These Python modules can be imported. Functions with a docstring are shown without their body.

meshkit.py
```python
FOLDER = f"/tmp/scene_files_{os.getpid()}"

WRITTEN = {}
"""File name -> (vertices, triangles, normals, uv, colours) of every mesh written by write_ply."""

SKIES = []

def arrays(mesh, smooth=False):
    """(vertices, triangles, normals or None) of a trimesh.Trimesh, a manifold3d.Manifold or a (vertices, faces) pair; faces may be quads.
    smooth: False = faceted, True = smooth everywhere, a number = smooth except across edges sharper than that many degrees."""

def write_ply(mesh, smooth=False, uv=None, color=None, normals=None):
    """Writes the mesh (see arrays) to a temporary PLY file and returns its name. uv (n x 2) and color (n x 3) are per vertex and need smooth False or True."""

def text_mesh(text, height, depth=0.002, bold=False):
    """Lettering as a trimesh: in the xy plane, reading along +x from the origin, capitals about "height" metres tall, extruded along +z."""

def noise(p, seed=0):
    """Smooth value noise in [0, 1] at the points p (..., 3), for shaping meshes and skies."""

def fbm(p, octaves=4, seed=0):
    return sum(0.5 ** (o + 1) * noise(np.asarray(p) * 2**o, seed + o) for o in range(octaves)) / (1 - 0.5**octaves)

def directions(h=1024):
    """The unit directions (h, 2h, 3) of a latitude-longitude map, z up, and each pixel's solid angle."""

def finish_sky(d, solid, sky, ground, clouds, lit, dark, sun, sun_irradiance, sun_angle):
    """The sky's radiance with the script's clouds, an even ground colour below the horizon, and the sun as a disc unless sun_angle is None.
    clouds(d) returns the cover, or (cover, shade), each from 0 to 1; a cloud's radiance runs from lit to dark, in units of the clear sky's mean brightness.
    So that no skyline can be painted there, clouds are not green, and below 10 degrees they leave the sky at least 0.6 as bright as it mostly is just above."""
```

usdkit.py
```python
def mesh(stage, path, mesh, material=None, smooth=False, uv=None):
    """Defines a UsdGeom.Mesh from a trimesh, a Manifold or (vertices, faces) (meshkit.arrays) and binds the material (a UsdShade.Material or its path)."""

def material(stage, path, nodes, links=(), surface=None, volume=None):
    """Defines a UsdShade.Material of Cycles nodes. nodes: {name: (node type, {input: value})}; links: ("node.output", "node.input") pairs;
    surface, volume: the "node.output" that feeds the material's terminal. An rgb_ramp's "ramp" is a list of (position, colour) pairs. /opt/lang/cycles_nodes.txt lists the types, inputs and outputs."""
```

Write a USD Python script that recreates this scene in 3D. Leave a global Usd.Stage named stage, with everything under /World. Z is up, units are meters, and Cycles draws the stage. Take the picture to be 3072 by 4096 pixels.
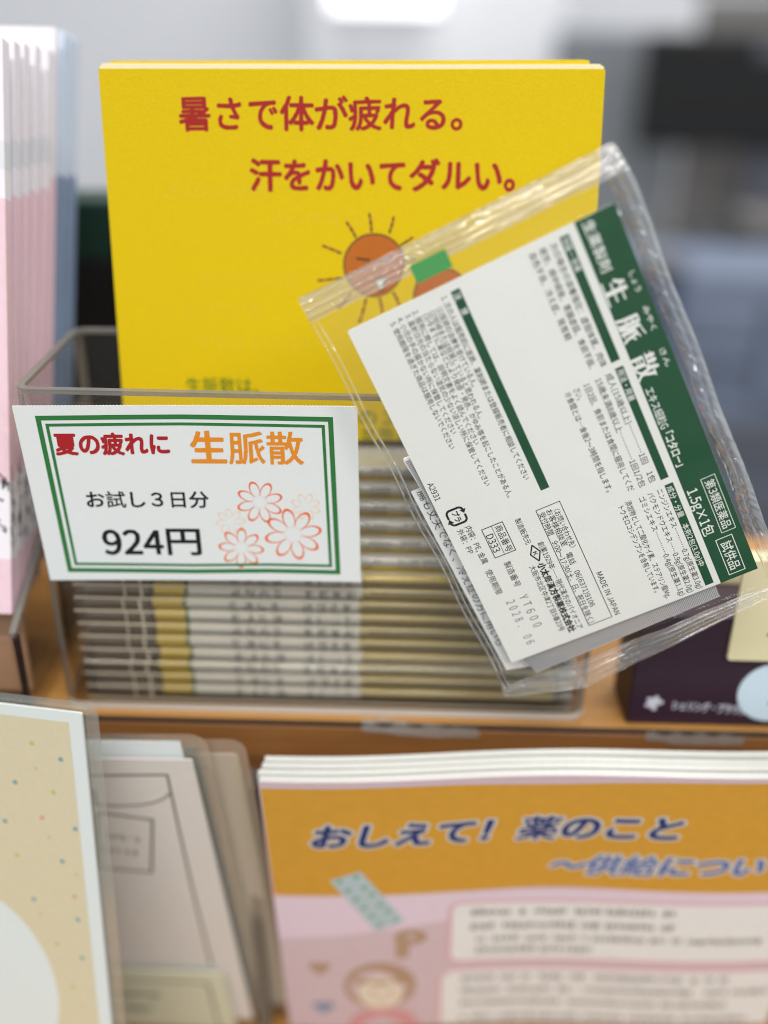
import math, random, glob
import numpy as np, trimesh, usdkit, meshkit, shapely
from pxr import Usd, UsdGeom, UsdLux, UsdShade, Gf, Sdf
from PIL import Image, ImageDraw, ImageFont
from shapely import affinity, union_all
from shapely.geometry import Polygon, LineString, Point, MultiPolygon, box as sbox

random.seed(7)
stage = Usd.Stage.CreateInMemory()
UsdGeom.SetStageUpAxis(stage, UsdGeom.Tokens.z)
UsdGeom.SetStageMetersPerUnit(stage, 1.0)
UsdGeom.Xform.Define(stage, '/World')
UsdGeom.Scope.Define(stage, '/World/Looks')

# ------------------------------------------------------------------ camera
CAM = np.array([18.85, -223.72, 183.63])                       # millimetres, as everything below
RIGHT = np.array([0.99968289, 0.01971437, 0.01566717])
UP = np.array([-0.02303319, 0.46439834, 0.88532686])
FWD = np.array([-0.01017786, 0.88540698, -0.46470516])
cam = UsdGeom.Camera.Define(stage, '/World/camera')
m = Gf.Matrix4d(1)
for i, v in enumerate((RIGHT, UP, -FWD)):
    m.SetRow3(i, Gf.Vec3d(*map(float, v)))
m.SetTranslateOnly(Gf.Vec3d(*map(float, CAM / 1000)))
cam.AddTransformOp().Set(m)
cam.CreateHorizontalApertureAttr(36.0)
cam.CreateVerticalApertureAttr(48.0)
cam.CreateFocalLengthAttr(3929.33 / 3072 * 36)
cam.CreateFStopAttr(3.9)
cam.CreateFocusDistanceAttr(0.2395)
cam.CreateClippingRangeAttr(Gf.Vec2f(0.005, 50))
cam.CreateExposureAttr(0.17)

# ------------------------------------------------------------------ light: ceiling panels of the shop and its even room light
def panel(name, loc, size, power, color, aim=(0, 0, -1)):
    l = UsdLux.RectLight.Define(stage, '/World/' + name)
    l.CreateWidthAttr(size[0]); l.CreateHeightAttr(size[1])
    l.CreateIntensityAttr(power); l.CreateColorAttr(Gf.Vec3f(*color))
    z = -np.array(aim, float); z /= np.linalg.norm(z)
    x = np.cross([0, 1, 0], z); x /= np.linalg.norm(x); y = np.cross(z, x)
    mm = Gf.Matrix4d(1)
    for i, v in enumerate((x, y, z)):
        mm.SetRow3(i, Gf.Vec3d(*map(float, v)))
    mm.SetTranslateOnly(Gf.Vec3d(*loc))
    UsdGeom.Xformable(l).AddTransformOp().Set(mm)
    return l

panel('ceiling_light', (-0.10, -0.85, 1.65), (1.5, 0.40), 12, (1.0, 0.97, 0.92))
panel('ceiling_light_001', (0.5, 0.75, 1.65), (1.5, 0.40), 12, (1.0, 0.98, 0.95))
panel('ceiling_light_002', (1.0, -1.5, 1.5), (1.3, 0.40), 11, (0.95, 0.98, 1.0))
dome = UsdLux.DomeLight.Define(stage, '/World/room_light')
usdkit.material(stage, '/World/Looks/room', {'t': ('texture_coordinate', {}), 'x': ('separate_xyz', {}), 'm': ('map_range', {'from_min': -0.6, 'from_max': 0.8, 'to_min': 0.0, 'to_max': 1.0, 'clamp': True}),
    'r': ('rgb_ramp', {'ramp': [(0.0, (0.20, 0.20, 0.20)), (0.45, (0.40, 0.415, 0.42)), (1.0, (0.60, 0.63, 0.64))]}), 'b': ('background_shader', {'strength': 1.0})},
    [('t.generated', 'x.vector'), ('x.z', 'm.value'), ('m.result', 'r.fac'), ('r.color', 'b.color')], surface='b.background')
UsdShade.MaterialBindingAPI.Apply(dome.GetPrim()).Bind(UsdShade.Material.Get(stage, '/World/Looks/room'))

# ------------------------------------------------------------------ materials
def lin(r, g, b):
    return tuple((c / 255 / 12.92 if c <= 10 else ((c / 255 + 0.055) / 1.055) ** 2.4) for c in (r, g, b))

LOOK = {}
def mat(name, rgb, rough=0.6, grain=0.0, grain_scale=2500, bump=0.0, bump_scale=3500, spec=0.35, metallic=0.0):
    c = lin(*rgb)
    nodes = {'p': ('principled_bsdf', {'base_color': c, 'roughness': rough, 'specular_ior_level': spec, 'metallic': metallic})}
    links = []
    if grain or bump:
        nodes['t'] = ('texture_coordinate', {})
    if grain:
        nodes['n'] = ('noise_texture', {'scale': grain_scale, 'detail': 3.0})
        nodes['r'] = ('rgb_ramp', {'ramp': [(0.3, tuple(x * (1 - grain) for x in c)), (0.7, tuple(min(1, x * (1 + grain)) for x in c))]})
        links += [('t.object', 'n.vector'), ('n.fac', 'r.fac'), ('r.color', 'p.base_color')]
    if bump:
        nodes['bn'] = ('noise_texture', {'scale': bump_scale, 'detail': 4.0})
        nodes['b'] = ('bump', {'strength': bump, 'distance': 0.0002})
        links += [('t.object', 'bn.vector'), ('bn.fac', 'b.height'), ('b.normal', 'p.normal')]
    LOOK[name] = usdkit.material(stage, '/World/Looks/' + name, nodes, links, surface='p.BSDF')
    return LOOK[name]

def film(name, tint=(0.97, 0.97, 0.97), ior=1.5, rough=0.07, gain=1.6, haze=0.0, hazecol=(0.8, 0.8, 0.8), edge=None, bump=0.0, bscale=400, cap=.12):
    nodes = {'t': ('transparent_bsdf', {'color': tint}), 'g': ('glossy_bsdf', {'color': (1, 1, 1), 'roughness': rough}),
             'f': ('fresnel', {'IOR': ior}), 'k': ('math', {'math_type': 'multiply', 'value2': gain, 'use_clamp': True}), 'c': ('math', {'math_type': 'minimum', 'value2': cap}), 'm': ('mix_closure', {})}
    links = [('f.fac', 'k.value1'), ('k.value', 'c.value1'), ('c.value', 'm.fac'), ('t.BSDF', 'm.closure1'), ('g.BSDF', 'm.closure2')]
    out = 'm.closure'
    if edge:
        nodes['lw'] = ('layer_weight', {'blend': 0.35})
        nodes['er'] = ('rgb_ramp', {'ramp': [(0.0, tint), (0.5, tint), (1.0, edge)]})
        links += [('lw.facing', 'er.fac'), ('er.color', 't.color')]
    if haze:
        nodes['d'] = ('diffuse_bsdf', {'color': hazecol}); nodes['h'] = ('mix_closure', {'fac': haze})
        links += [('m.closure', 'h.closure1'), ('d.BSDF', 'h.closure2')]
        out = 'h.closure'
    if bump:
        nodes['tc'] = ('texture_coordinate', {}); nodes['bn'] = ('noise_texture', {'scale': bscale, 'detail': 3.0}); nodes['b'] = ('bump', {'strength': bump, 'distance': 0.001})
        links += [('tc.object', 'bn.vector'), ('bn.fac', 'b.height'), ('b.normal', 'g.normal'), ('b.normal', 'f.normal')]
    LOOK[name] = usdkit.material(stage, '/World/Looks/' + name, nodes, links, surface=out)

for a in [('paper_white', (226, 230, 230), .6, .015, 1800, .12), ('paper_cream', (226, 217, 182), .7, .03, 900, .15), ('paper_yellow', (214, 183, 6), .7, .05, 2200, .6, 2200, .18),
          ('label_white', (230, 231, 226), .45, .01, 1500, .06), ('card_cream', (206, 196, 166), .6, .02, 800, .1), ('card_tan', (186, 146, 116), .6, .03, 500), ('card_beige', (212, 206, 200), .6, .02, 800, .1),
          ('card_green_white', (206, 206, 182), .6, .02), ('page_white', (204, 203, 198), .7, .03, 900), ('pink', (228, 196, 206), .55, .03, 400, .05), ('pink_white', (232, 226, 232), .55, .02, 400, .05),
          ('pink_grey', (216, 215, 221), .55, .02, 400), ('mauve', (206, 186, 194), .6, .02, 300), ('lavender', (222, 205, 220), .6, .02, 300), ('orange_band', (206, 154, 56), .55, .03, 300),
          ('blue_light', (202, 214, 230), .5), ('blue_dusk', (128, 146, 174), .5, .05, 300), ('green_dark', (18, 48, 38), .5), ('black_matt', (14, 14, 15), .6),
          ('ink_red', (158, 22, 18), .6, .06, 3000), ('ink_deep_red', (168, 28, 34), .6, .08, 3000), ('ink_green', (44, 116, 58), .6, .14, 5000), ('ink_leaf_green', (78, 112, 18), .65, .1, 4000),
          ('ink_label_green', (10, 72, 40), .4, .04, 3000), ('ink_orange', (226, 140, 38), .6, .1, 4500), ('ink_black', (20, 20, 22), .55), ('ink_grey', (72, 72, 78), .6), ('ink_soft', (150, 149, 148), .6),
          ('ink_flower', (232, 112, 60), .6, .1, 4000), ('ink_flower_pale', (240, 202, 170), .6), ('ink_sun', (178, 96, 22), .65, .12, 2500, .2), ('ink_ghost', (213, 183, 11), .65, .05, 2200),
          ('ink_navy', (34, 50, 112), .6), ('ink_blue', (88, 110, 168), .6), ('ink_brown', (176, 148, 124), .6), ('ink_face', (226, 214, 196), .6), ('ink_pink_line', (216, 172, 182), .6),
          ('ink_dress', (210, 152, 156), .6), ('bubble_white', (228, 230, 230), .6, .02, 300), ('tape_pale', (176, 196, 202), .5), ('ink_tape_dot', (104, 160, 132), .6), ('ink_line', (112, 104, 94), .6), ('ink_sketch', (40, 38, 40), .6),
          ('dot_green', (182, 184, 112), .6), ('dot_blue', (124, 158, 164), .6), ('dot_red', (206, 156, 140), .6), ('dot_sand', (206, 178, 146), .6), ('circle_pale', (212, 219, 218), .55),
          ('carton_purple', (52, 32, 46), .38, .05, 600), ('carton_side', (48, 22, 16), .5), ('logo_silver', (214, 214, 226), .4), ('pad_cream', (222, 212, 172), .6, .02), ('ink_wine', (130, 40, 76), .6),
          ('sticker_blue', (208, 226, 238), .4), ('ink_sky', (90, 160, 210), .5), ('tape_green', (76, 150, 84), .4), ('ochre', (214, 188, 78), .55, .1, 500), ('pack_yellow', (230, 194, 0), .55, .06, 700),
          ('pack_white', (236, 234, 228), .55, .03, 600), ('pack_grey', (212, 210, 204), .55, .05, 500), ('smoky_edge', (104, 98, 90), .4), ('fold_brown', (130, 110, 54), .6), ('ink_pack_green', (58, 112, 48), .6), ('ink_pack', (124, 124, 128), .6),
          ('wall_grey', (222, 223, 228), .8), ('cupboard_white', (236, 237, 242), .5), ('cabinet_grey', (124, 128, 133), .5), ('screen_black', (26, 26, 27), .35), ('desk_grey', (116, 113, 112), .6), ('desk_dark', (84, 82, 82), .6),
          ('bin_blue', (62, 80, 108), .5), ('drawer_blue_grey', (116, 126, 146), .5), ('panel_slate', (92, 94, 104), .5), ('strip_dark', (38, 26, 24), .3)]:
    mat(*a)
mat('foil', (236, 236, 236), .45, metallic=0.1)
mat('foil_crimp', (150, 150, 152), .4)
film('seam_bright', tint=(0.9, 0.88, 0.84), gain=3.0, rough=0.2, haze=0.62, hazecol=(.92, .87, .72), cap=.4)
film('fold_haze', tint=(0.9, 0.87, 0.83), gain=2.0, rough=0.2, haze=0.55, hazecol=lin(150, 128, 112))
film('seal_soft', tint=(0.965, 0.96, 0.96), gain=4.0, rough=0.2, haze=0.04, cap=.4)
film('edge_bright', tint=(0.8, 0.78, 0.74), gain=3.0, rough=0.2, haze=0.5, hazecol=(.86, .83, .78), cap=.4)
film('clear_film', tint=(.99, .99, .99), gain=0.9, rough=0.05, bump=0.06, bscale=200)
film('seal_film', tint=(0.975, 0.975, 0.975), gain=9.0, rough=0.10, haze=0.02, cap=.8)
film('margin_film', tint=(0.97, 0.975, 0.98), gain=6.0, rough=0.09, haze=0.015, cap=.7)
film('pack_film', tint=(0.98, 0.975, 0.96), gain=1.8, rough=0.10, haze=0.03, hazecol=(.62, .56, .5))
film('acrylic', tint=(0.965, 0.955, 0.94), gain=0.7, rough=0.03, edge=(0.80, 0.78, 0.74), cap=.10)
film('acrylic_edge', tint=(0.62, 0.60, 0.56), gain=2.0, rough=0.12, haze=0.22, hazecol=(.36, .34, .31))
film('sleeve_film', tint=(0.90, 0.89, 0.86), gain=1.5, rough=0.12, haze=0.10, hazecol=(.5, .5, .46))
film('sticky_tape', tint=(0.92, 0.915, 0.90), gain=2.4, rough=0.12, haze=0.06, hazecol=(.7, .7, .68), bump=0.5, bscale=500)

def wood(name, dark, light, axis_scale, rough=.42):
    LOOK[name] = usdkit.material(stage, '/World/Looks/' + name, {
        't': ('texture_coordinate', {}), 'mp': ('mapping', {'scale': axis_scale}), 'n': ('noise_texture', {'scale': 1.0, 'detail': 5.0, 'roughness': .6, 'distortion': .6}),
        'r': ('rgb_ramp', {'ramp': [(0.25, lin(*dark)), (0.75, lin(*light))]}), 'b': ('bump', {'strength': .15, 'distance': .0005}), 'p': ('principled_bsdf', {'roughness': rough})},
        [('t.object', 'mp.vector'), ('mp.vector', 'n.vector'), ('n.fac', 'r.fac'), ('r.color', 'p.base_color'), ('n.fac', 'b.height'), ('b.normal', 'p.normal')], surface='p.BSDF')
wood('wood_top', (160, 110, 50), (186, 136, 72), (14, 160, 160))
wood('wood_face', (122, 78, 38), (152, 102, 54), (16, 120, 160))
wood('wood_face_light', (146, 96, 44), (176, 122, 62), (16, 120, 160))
LOOK['lamp_glow'] = usdkit.material(stage, '/World/Looks/lamp_glow', {'e': ('emission', {'color': (1, 1, 1), 'strength': 2.6})}, surface='e.emission')

# ------------------------------------------------------------------ scene tree helpers
USED = {}
def numbered(parent, name):
    n = USED.get((parent, name), 0); USED[(parent, name)] = n + 1
    return name if n == 0 else f'{name}_{n:03d}'
def tag(prim, label=None, cat=None, group=None, kind=None):
    for k, v in (('label', label), ('category', cat), ('group', group), ('kind', kind)):
        if v: prim.SetCustomDataByKey(k, v)
    return prim
def thing(name, label, cat, loc=(0, 0, 0), group=None):
    p = '/World/' + numbered('/World', name)
    x = UsdGeom.Xform.Define(stage, p)
    x.AddTranslateOp().Set(Gf.Vec3d(*[float(v) / 1000 for v in loc]))
    tag(x.GetPrim(), label, cat, group)
    ORIGIN[p] = np.array(loc, float)
    return p
ORIGIN = {}
def obj(name, mesh, look, parent='/World', smooth=False, label=None):
    """mesh in millimetres in world space; stored in metres relative to the origin of its thing"""
    p = parent + '/' + numbered(parent, name)
    root = '/'.join(p.split('/')[:3])
    off = ORIGIN.get(root, np.zeros(3)) if parent != '/World' else np.zeros(3)
    v, f = (mesh.vertices, mesh.faces) if hasattr(mesh, 'vertices') else mesh
    g = usdkit.mesh(stage, p, trimesh.Trimesh((np.asarray(v) - off) / 1000, f, process=False), LOOK[look], smooth=smooth)
    UsdGeom.Mesh(g).CreateDoubleSidedAttr(True)
    if label: tag(g.GetPrim(), label)
    return p
def single(name, mesh, look, label, cat, group=None, smooth=False):
    p = obj(name, mesh, look, smooth=smooth)
    tag(stage.GetPrimAtPath(p), label, cat, group)
    return p
def struct(name, mesh, look):
    p = obj(name, mesh, look); tag(stage.GetPrimAtPath(p), kind='structure'); return p
def copy_of(src, name, label, cat, group, loc):
    p = '/World/' + numbered('/World', name)
    x = UsdGeom.Xform.Define(stage, p)
    x.GetPrim().GetReferences().AddInternalReference(src)
    x.ClearXformOpOrder()
    t = x.GetPrim().GetAttribute('xformOp:translate')
    (UsdGeom.XformOp(t) if t and t.IsDefined() else None)
    x.SetXformOpOrder([UsdGeom.XformOp(t)])
    t.Set(Gf.Vec3d(*[float(v) / 1000 for v in loc]))
    x.GetPrim().SetInstanceable(True)
    tag(x.GetPrim(), label, cat, group)
    return p

# ------------------------------------------------------------------ geometry helpers
cat_ = trimesh.util.concatenate
def bx(x0, x1, y0, y1, z0, z1):
    b = trimesh.creation.box((x1 - x0, y1 - y0, z1 - z0)); b.apply_translation(((x0 + x1) / 2, (y0 + y1) / 2, (z0 + z1) / 2)); return b
def rbx(x0, x1, y0, y1, z0, z1, r=0.6):
    """box with chamfered edges (hull of three shrunken boxes)"""
    pts = []
    for sx in (0, 1):
        for sy in (0, 1):
            for sz in (0, 1):
                p = np.array([(x0, x1)[sx], (y0, y1)[sy], (z0, z1)[sz]], float); d = np.array([1 - 2 * sx, 1 - 2 * sy, 1 - 2 * sz]) * r
                for k in range(3):
                    q = p + d; q[k] = p[k]; pts.append(q)
    return trimesh.convex.convex_hull(np.array(pts))

class Frame:
    """a plane in the scene: origin, right, up, normal towards the viewer, and a gentle bend bend(u, v)"""
    def __init__(s, O, ex, ey, bend=None):
        s.O = np.array(O, float); ey = np.array(ey, float); ey /= np.linalg.norm(ey)
        ex = np.array(ex, float); ex -= ey * (ex @ ey); ex /= np.linalg.norm(ex)
        s.ex, s.ey, s.n = ex, ey, np.cross(ex, ey); s.bend = bend
    def at(s, uv, off=0.0):
        uv = np.atleast_2d(np.asarray(uv, float))
        w = np.full(len(uv), float(off)) if np.ndim(off) == 0 else np.asarray(off, float)
        if s.bend is not None: w = w + s.bend(uv[:, 0], uv[:, 1])
        return s.O + uv[:, :1] * s.ex + uv[:, 1:2] * s.ey + w[:, None] * s.n
    def moved(s, du=0, dv=0, dn=0, turn=0.0):
        c, q = math.cos(turn), math.sin(turn)
        return Frame(s.O + du * s.ex + dv * s.ey + dn * s.n, c * s.ex + q * s.ey, c * s.ey - q * s.ex, s.bend)

def geoms(g):
    if isinstance(g, (list, tuple)): return [q for h in g for q in geoms(h)]
    if g.is_empty: return []
    return [q for h in g.geoms for q in geoms(h)] if hasattr(g, 'geoms') else ([g] if isinstance(g, Polygon) and g.area > 1e-5 else [])
def flat(shape, fr, off, edge=None):
    """flat print: polygons on a frame's surface, off millimetres proud of it"""
    V, F, n = [], [], 0
    for g in geoms(shape):
        v, f = trimesh.creation.triangulate_polygon(g, engine='earcut')
        if edge and len(f):
            v3, f = trimesh.remesh.subdivide_to_size(np.c_[v, np.zeros(len(v))], f, edge, max_iter=20); v = v3[:, :2]
        V.append(v); F.append(np.asarray(f) + n); n += len(v)
    v, f = np.vstack(V), np.vstack(F)
    return fr.at(v, off), f
def slab(shape, fr, off, thick, edge=None):
    """a sheet with thickness: front face off above the frame, body behind it"""
    ms = []
    for g in geoms(shape):
        v, f = trimesh.creation.triangulate_polygon(g, engine='earcut')
        if edge:
            v3, f = trimesh.remesh.subdivide_to_size(np.c_[v, np.zeros(len(v))], f, edge, max_iter=20); v = v3[:, :2]
        f = np.asarray(f); a, b = v[f[:, 1]] - v[f[:, 0]], v[f[:, 2]] - v[f[:, 0]]
        flip = (a[:, 0] * b[:, 1] - a[:, 1] * b[:, 0]) < 0; f[flip] = f[flip][:, ::-1]
        N = len(v); e = np.vstack([f[:, [0, 1]], f[:, [1, 2]], f[:, [2, 0]]])
        key = {tuple(x) for x in e.tolist()}; rim = [x for x in e.tolist() if (x[1], x[0]) not in key]
        side = [[a, a + N, b] for a, b in rim] + [[b, a + N, b + N] for a, b in rim]
        side = np.array(side)[:, ::-1] if len(side) else np.zeros((0, 3), int)
        ms.append(trimesh.Trimesh(np.vstack([fr.at(v, off), fr.at(v, off - thick)]), np.vstack([f, f[:, ::-1] + N, side[:, ::-1]]), process=False))
    return cat_(ms)
def rrect(x0, y0, x1, y1, r):
    return sbox(x0 + r, y0 + r, x1 - r, y1 - r).buffer(r, quad_segs=6) if r else sbox(x0, y0, x1, y1)
def ring(shape, w): return shape.difference(shape.buffer(-w, join_style=2))
def stroke(pts, w, cap=1): return LineString(pts).buffer(w / 2, cap_style=cap, quad_segs=4)

# ------------------------------------------------------------------ lettering: outlines of the installed CJK face
FONT = ImageFont.truetype(glob.glob('/opt/blender-*/*/datafiles/fonts/Noto Sans CJK Regular.woff2')[0], 96)
GLYPH = {}
def glyph(ch, bold=0.0, style='plain'):
    key = (ch, bold, style)
    if key in GLYPH: return GLYPH[key]
    x0, y0, x1, y1 = FONT.getbbox(ch, anchor='ls')
    adv = FONT.getlength(ch) / 96
    if x1 <= x0 or y1 <= y0 or ch in ' \u3000':
        GLYPH[key] = (None, adv); return GLYPH[key]
    im = Image.new('L', (x1 - x0 + 8, y1 - y0 + 8)); ImageDraw.Draw(im).text((4 - x0, 4 - y0), ch, 255, FONT, anchor='ls')
    on = np.pad(np.asarray(im) > 127, ((0, 0), (1, 1))).astype(np.int8)
    rows, st = np.nonzero(np.diff(on, axis=1) == 1); en = np.nonzero(np.diff(on, axis=1) == -1)[1]
    g = union_all(shapely.box(st, -rows - 1, en, -rows)).simplify(0.9).buffer(0.6, quad_segs=2).buffer(-0.6, quad_segs=2).simplify(0.25)
    g = affinity.affine_transform(g, [1 / 96, 0, 0, 1 / 96, (x0 - 4) / 96, (4 - y0) / 96 - 0.38])
    if style != 'fat': bold *= min(1, max(.5, 1 - (g.area - .22) / .2))
    if style == 'mincho':                                       # thick uprights, thin cross strokes
        v = g.buffer(bold * .6, quad_segs=3)
        thin = v.intersection(affinity.translate(v, 0, .038)).intersection(affinity.translate(v, 0, -.03))
        up = union_all([affinity.translate(thin, d, 0) for d in (-.018, -.009, 0, .009, .018)])
        g = union_all([up, g.buffer(-.026).buffer(.02)])
    elif style in ('round', 'fat'):
        g = g.buffer(-.018).buffer(.018 + bold, quad_segs=6)
    elif bold:
        g = g.buffer(bold, quad_segs=3, join_style=2 if style == 'sharp' else 1)
    g = g.simplify(0.006)
    GLYPH[key] = (g, adv); return GLYPH[key]
def text(s, u0, u1, v0, em, bold=0.0, style='plain', v1=None, slant=0.0, wobble=0.0, full=False):
    """a line of writing from u0 to u1, centred on v0 (running to v1), em millimetres high"""
    v1 = v0 if v1 is None else v1; rng = random.Random(s)
    adv = [1.0 if full else glyph(c, bold, style)[1] for c in s]; L = sum(adv); out = []; x = 0.0
    kx = (u1 - u0) / L
    for c, a in zip(s, adv):
        g = glyph(c, bold, style)[0]
        if g is not None:
            own = glyph(c, bold, style)[1]; dx = (a - own) / 2 if full else 0
            if wobble: g = affinity.rotate(affinity.scale(g, 1 + rng.uniform(-wobble, wobble), 1 + rng.uniform(-wobble, wobble)), rng.uniform(-60, 60) * wobble)
            out.append(affinity.affine_transform(g, [kx, slant * em, 0, em, u0 + (x + dx) * kx, v0 + (v1 - v0) * (x + a / 2) / L]))
        x += a
    return out

# ================================================================== THE SETTING
struct('shelf_top', bx(-260, 260, -3.0, 112, -14, 0), 'wood_top')
fx = [-260, -66, 18, 92, 260]
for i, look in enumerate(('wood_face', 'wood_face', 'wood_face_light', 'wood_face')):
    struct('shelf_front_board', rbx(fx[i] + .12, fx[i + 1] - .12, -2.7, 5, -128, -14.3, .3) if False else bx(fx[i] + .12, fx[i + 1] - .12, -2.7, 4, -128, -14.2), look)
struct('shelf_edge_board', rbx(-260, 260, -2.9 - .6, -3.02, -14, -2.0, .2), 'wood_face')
struct('shelf_edge_strip', rbx(-260, 260, -3.5, -3.02, -1.7, -0.05, .15), 'strip_dark')
struct('lower_shelf', bx(-300, 300, -160, 4, -142, -128.2), 'wood_top')
struct('back_wall', bx(-2600, 2600, 1900, 1940, -1200, 2400), 'wall_grey')
struct('floor', bx(-2600, 2600, -1500, 1899, -1240, -1200), 'desk_dark')

# ================================================================== THE CLEAR ACRYLIC BOX
H, D, HW = 97.7, 50.6, 75.0
def ring_wall(x0, x1, y0, y1, r, wall, z0, z1):
    outer = rrect(x0, y0, x1, y1, r); inner = rrect(x0 + wall, y0 + wall, x1 - wall, y1 - wall, max(r - wall, .4))
    e = trimesh.creation.extrude_polygon(outer.difference(inner), z1 - z0, engine='earcut'); e.apply_translation((0, 0, z0)); return e
t = thing('acrylic_box', 'clear smoky acrylic box on the wooden shelf holding yellow leaflets and packs', 'acrylic box', (0, D / 2, 0))
obj('wall', ring_wall(-HW, HW, 0, D, 4.5, 2.0, 0.02, H - 1.2), 'acrylic', t, smooth=40)
obj('rim', ring_wall(-HW + .05, HW - .05, .05, D - .05, 4.4, 1.9, H - 1.18, H), 'acrylic_edge', t, smooth=40)
e = trimesh.creation.extrude_polygon(rrect(-HW + 2.1, 2.1, HW - 2.1, D - 2.1, 2.6), 2.0, engine='earcut'); e.apply_translation((0, 0, .04))
obj('base', e, 'acrylic', t)
corner = rrect(-HW - .06, -.06, HW + .06, D + .06, 4.56).difference(rrect(-HW + .02, .02, HW - .02, D - .02, 4.5))
for sx in (-1, 1):
    for sy in (0, 1):
        q = sbox(*sorted((sx * (HW + 1), sx * (HW - 2.6)))[:1], (-1, D - 2.6)[sy], sorted((sx * (HW + 1), sx * (HW - 2.6)))[1], (2.6, D + 1)[sy])
        for g in geoms(corner.intersection(q)):
            e = trimesh.creation.extrude_polygon(g, H - 4, engine='earcut'); e.apply_translation((0, 0, 2.4)); obj('corner', e, 'acrylic_edge', t, smooth=40)
obj('base_edge', ring_wall(-HW - .15, HW + .15, -.15, D + .15, 4.6, .14, .05, 2.3), 'edge_bright', t, smooth=40)

# ================================================================== SAMPLE PACKS PILED FLAT IN THE BOX
def nose(xs, y0, zc, th, back, n=9, k=.6):
    """a bulging fold: half-round front at y0, flat top and bottom back to `back`, along the x stations xs"""
    prof = [(y0 + (1 - math.sin(a)) * th * k, zc + math.cos(a) * th / 2) for a in np.linspace(0, math.pi, n)]
    prof = [(back, zc + th / 2)] + prof + [(back, zc - th / 2)]
    V = [(x, p[0], p[1]) for x in xs for p in prof]; m_ = len(prof); F = []
    for i in range(len(xs) - 1):
        for j in range(m_ - 1):
            a = i * m_ + j; F += [(a, a + 1, a + m_), (a + 1, a + m_ + 1, a + m_)]
    return np.array(V), np.array(F)
def marks(rng, x0, x1, y0, zc, th, rows, groups, w):
    """smudged print on the fold of a pack, seen edge on"""
    ms = []
    for (a, b) in groups:
        x = a
        while x < b:
            l = rng.uniform(.4, 1.1)
            for dz in rows:
                if rng.random() < .8: ms.append(bx(x, x + l, y0 - .14 + (abs(dz) / th) ** 2 * th * .9, y0 + .25 + (abs(dz) / th) ** 2 * th * .9, zc + dz - w / 2, zc + dz + w / 2))
            x += l + rng.uniform(.1, .4)
    return cat_(ms)
PITCH = 4.27
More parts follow.
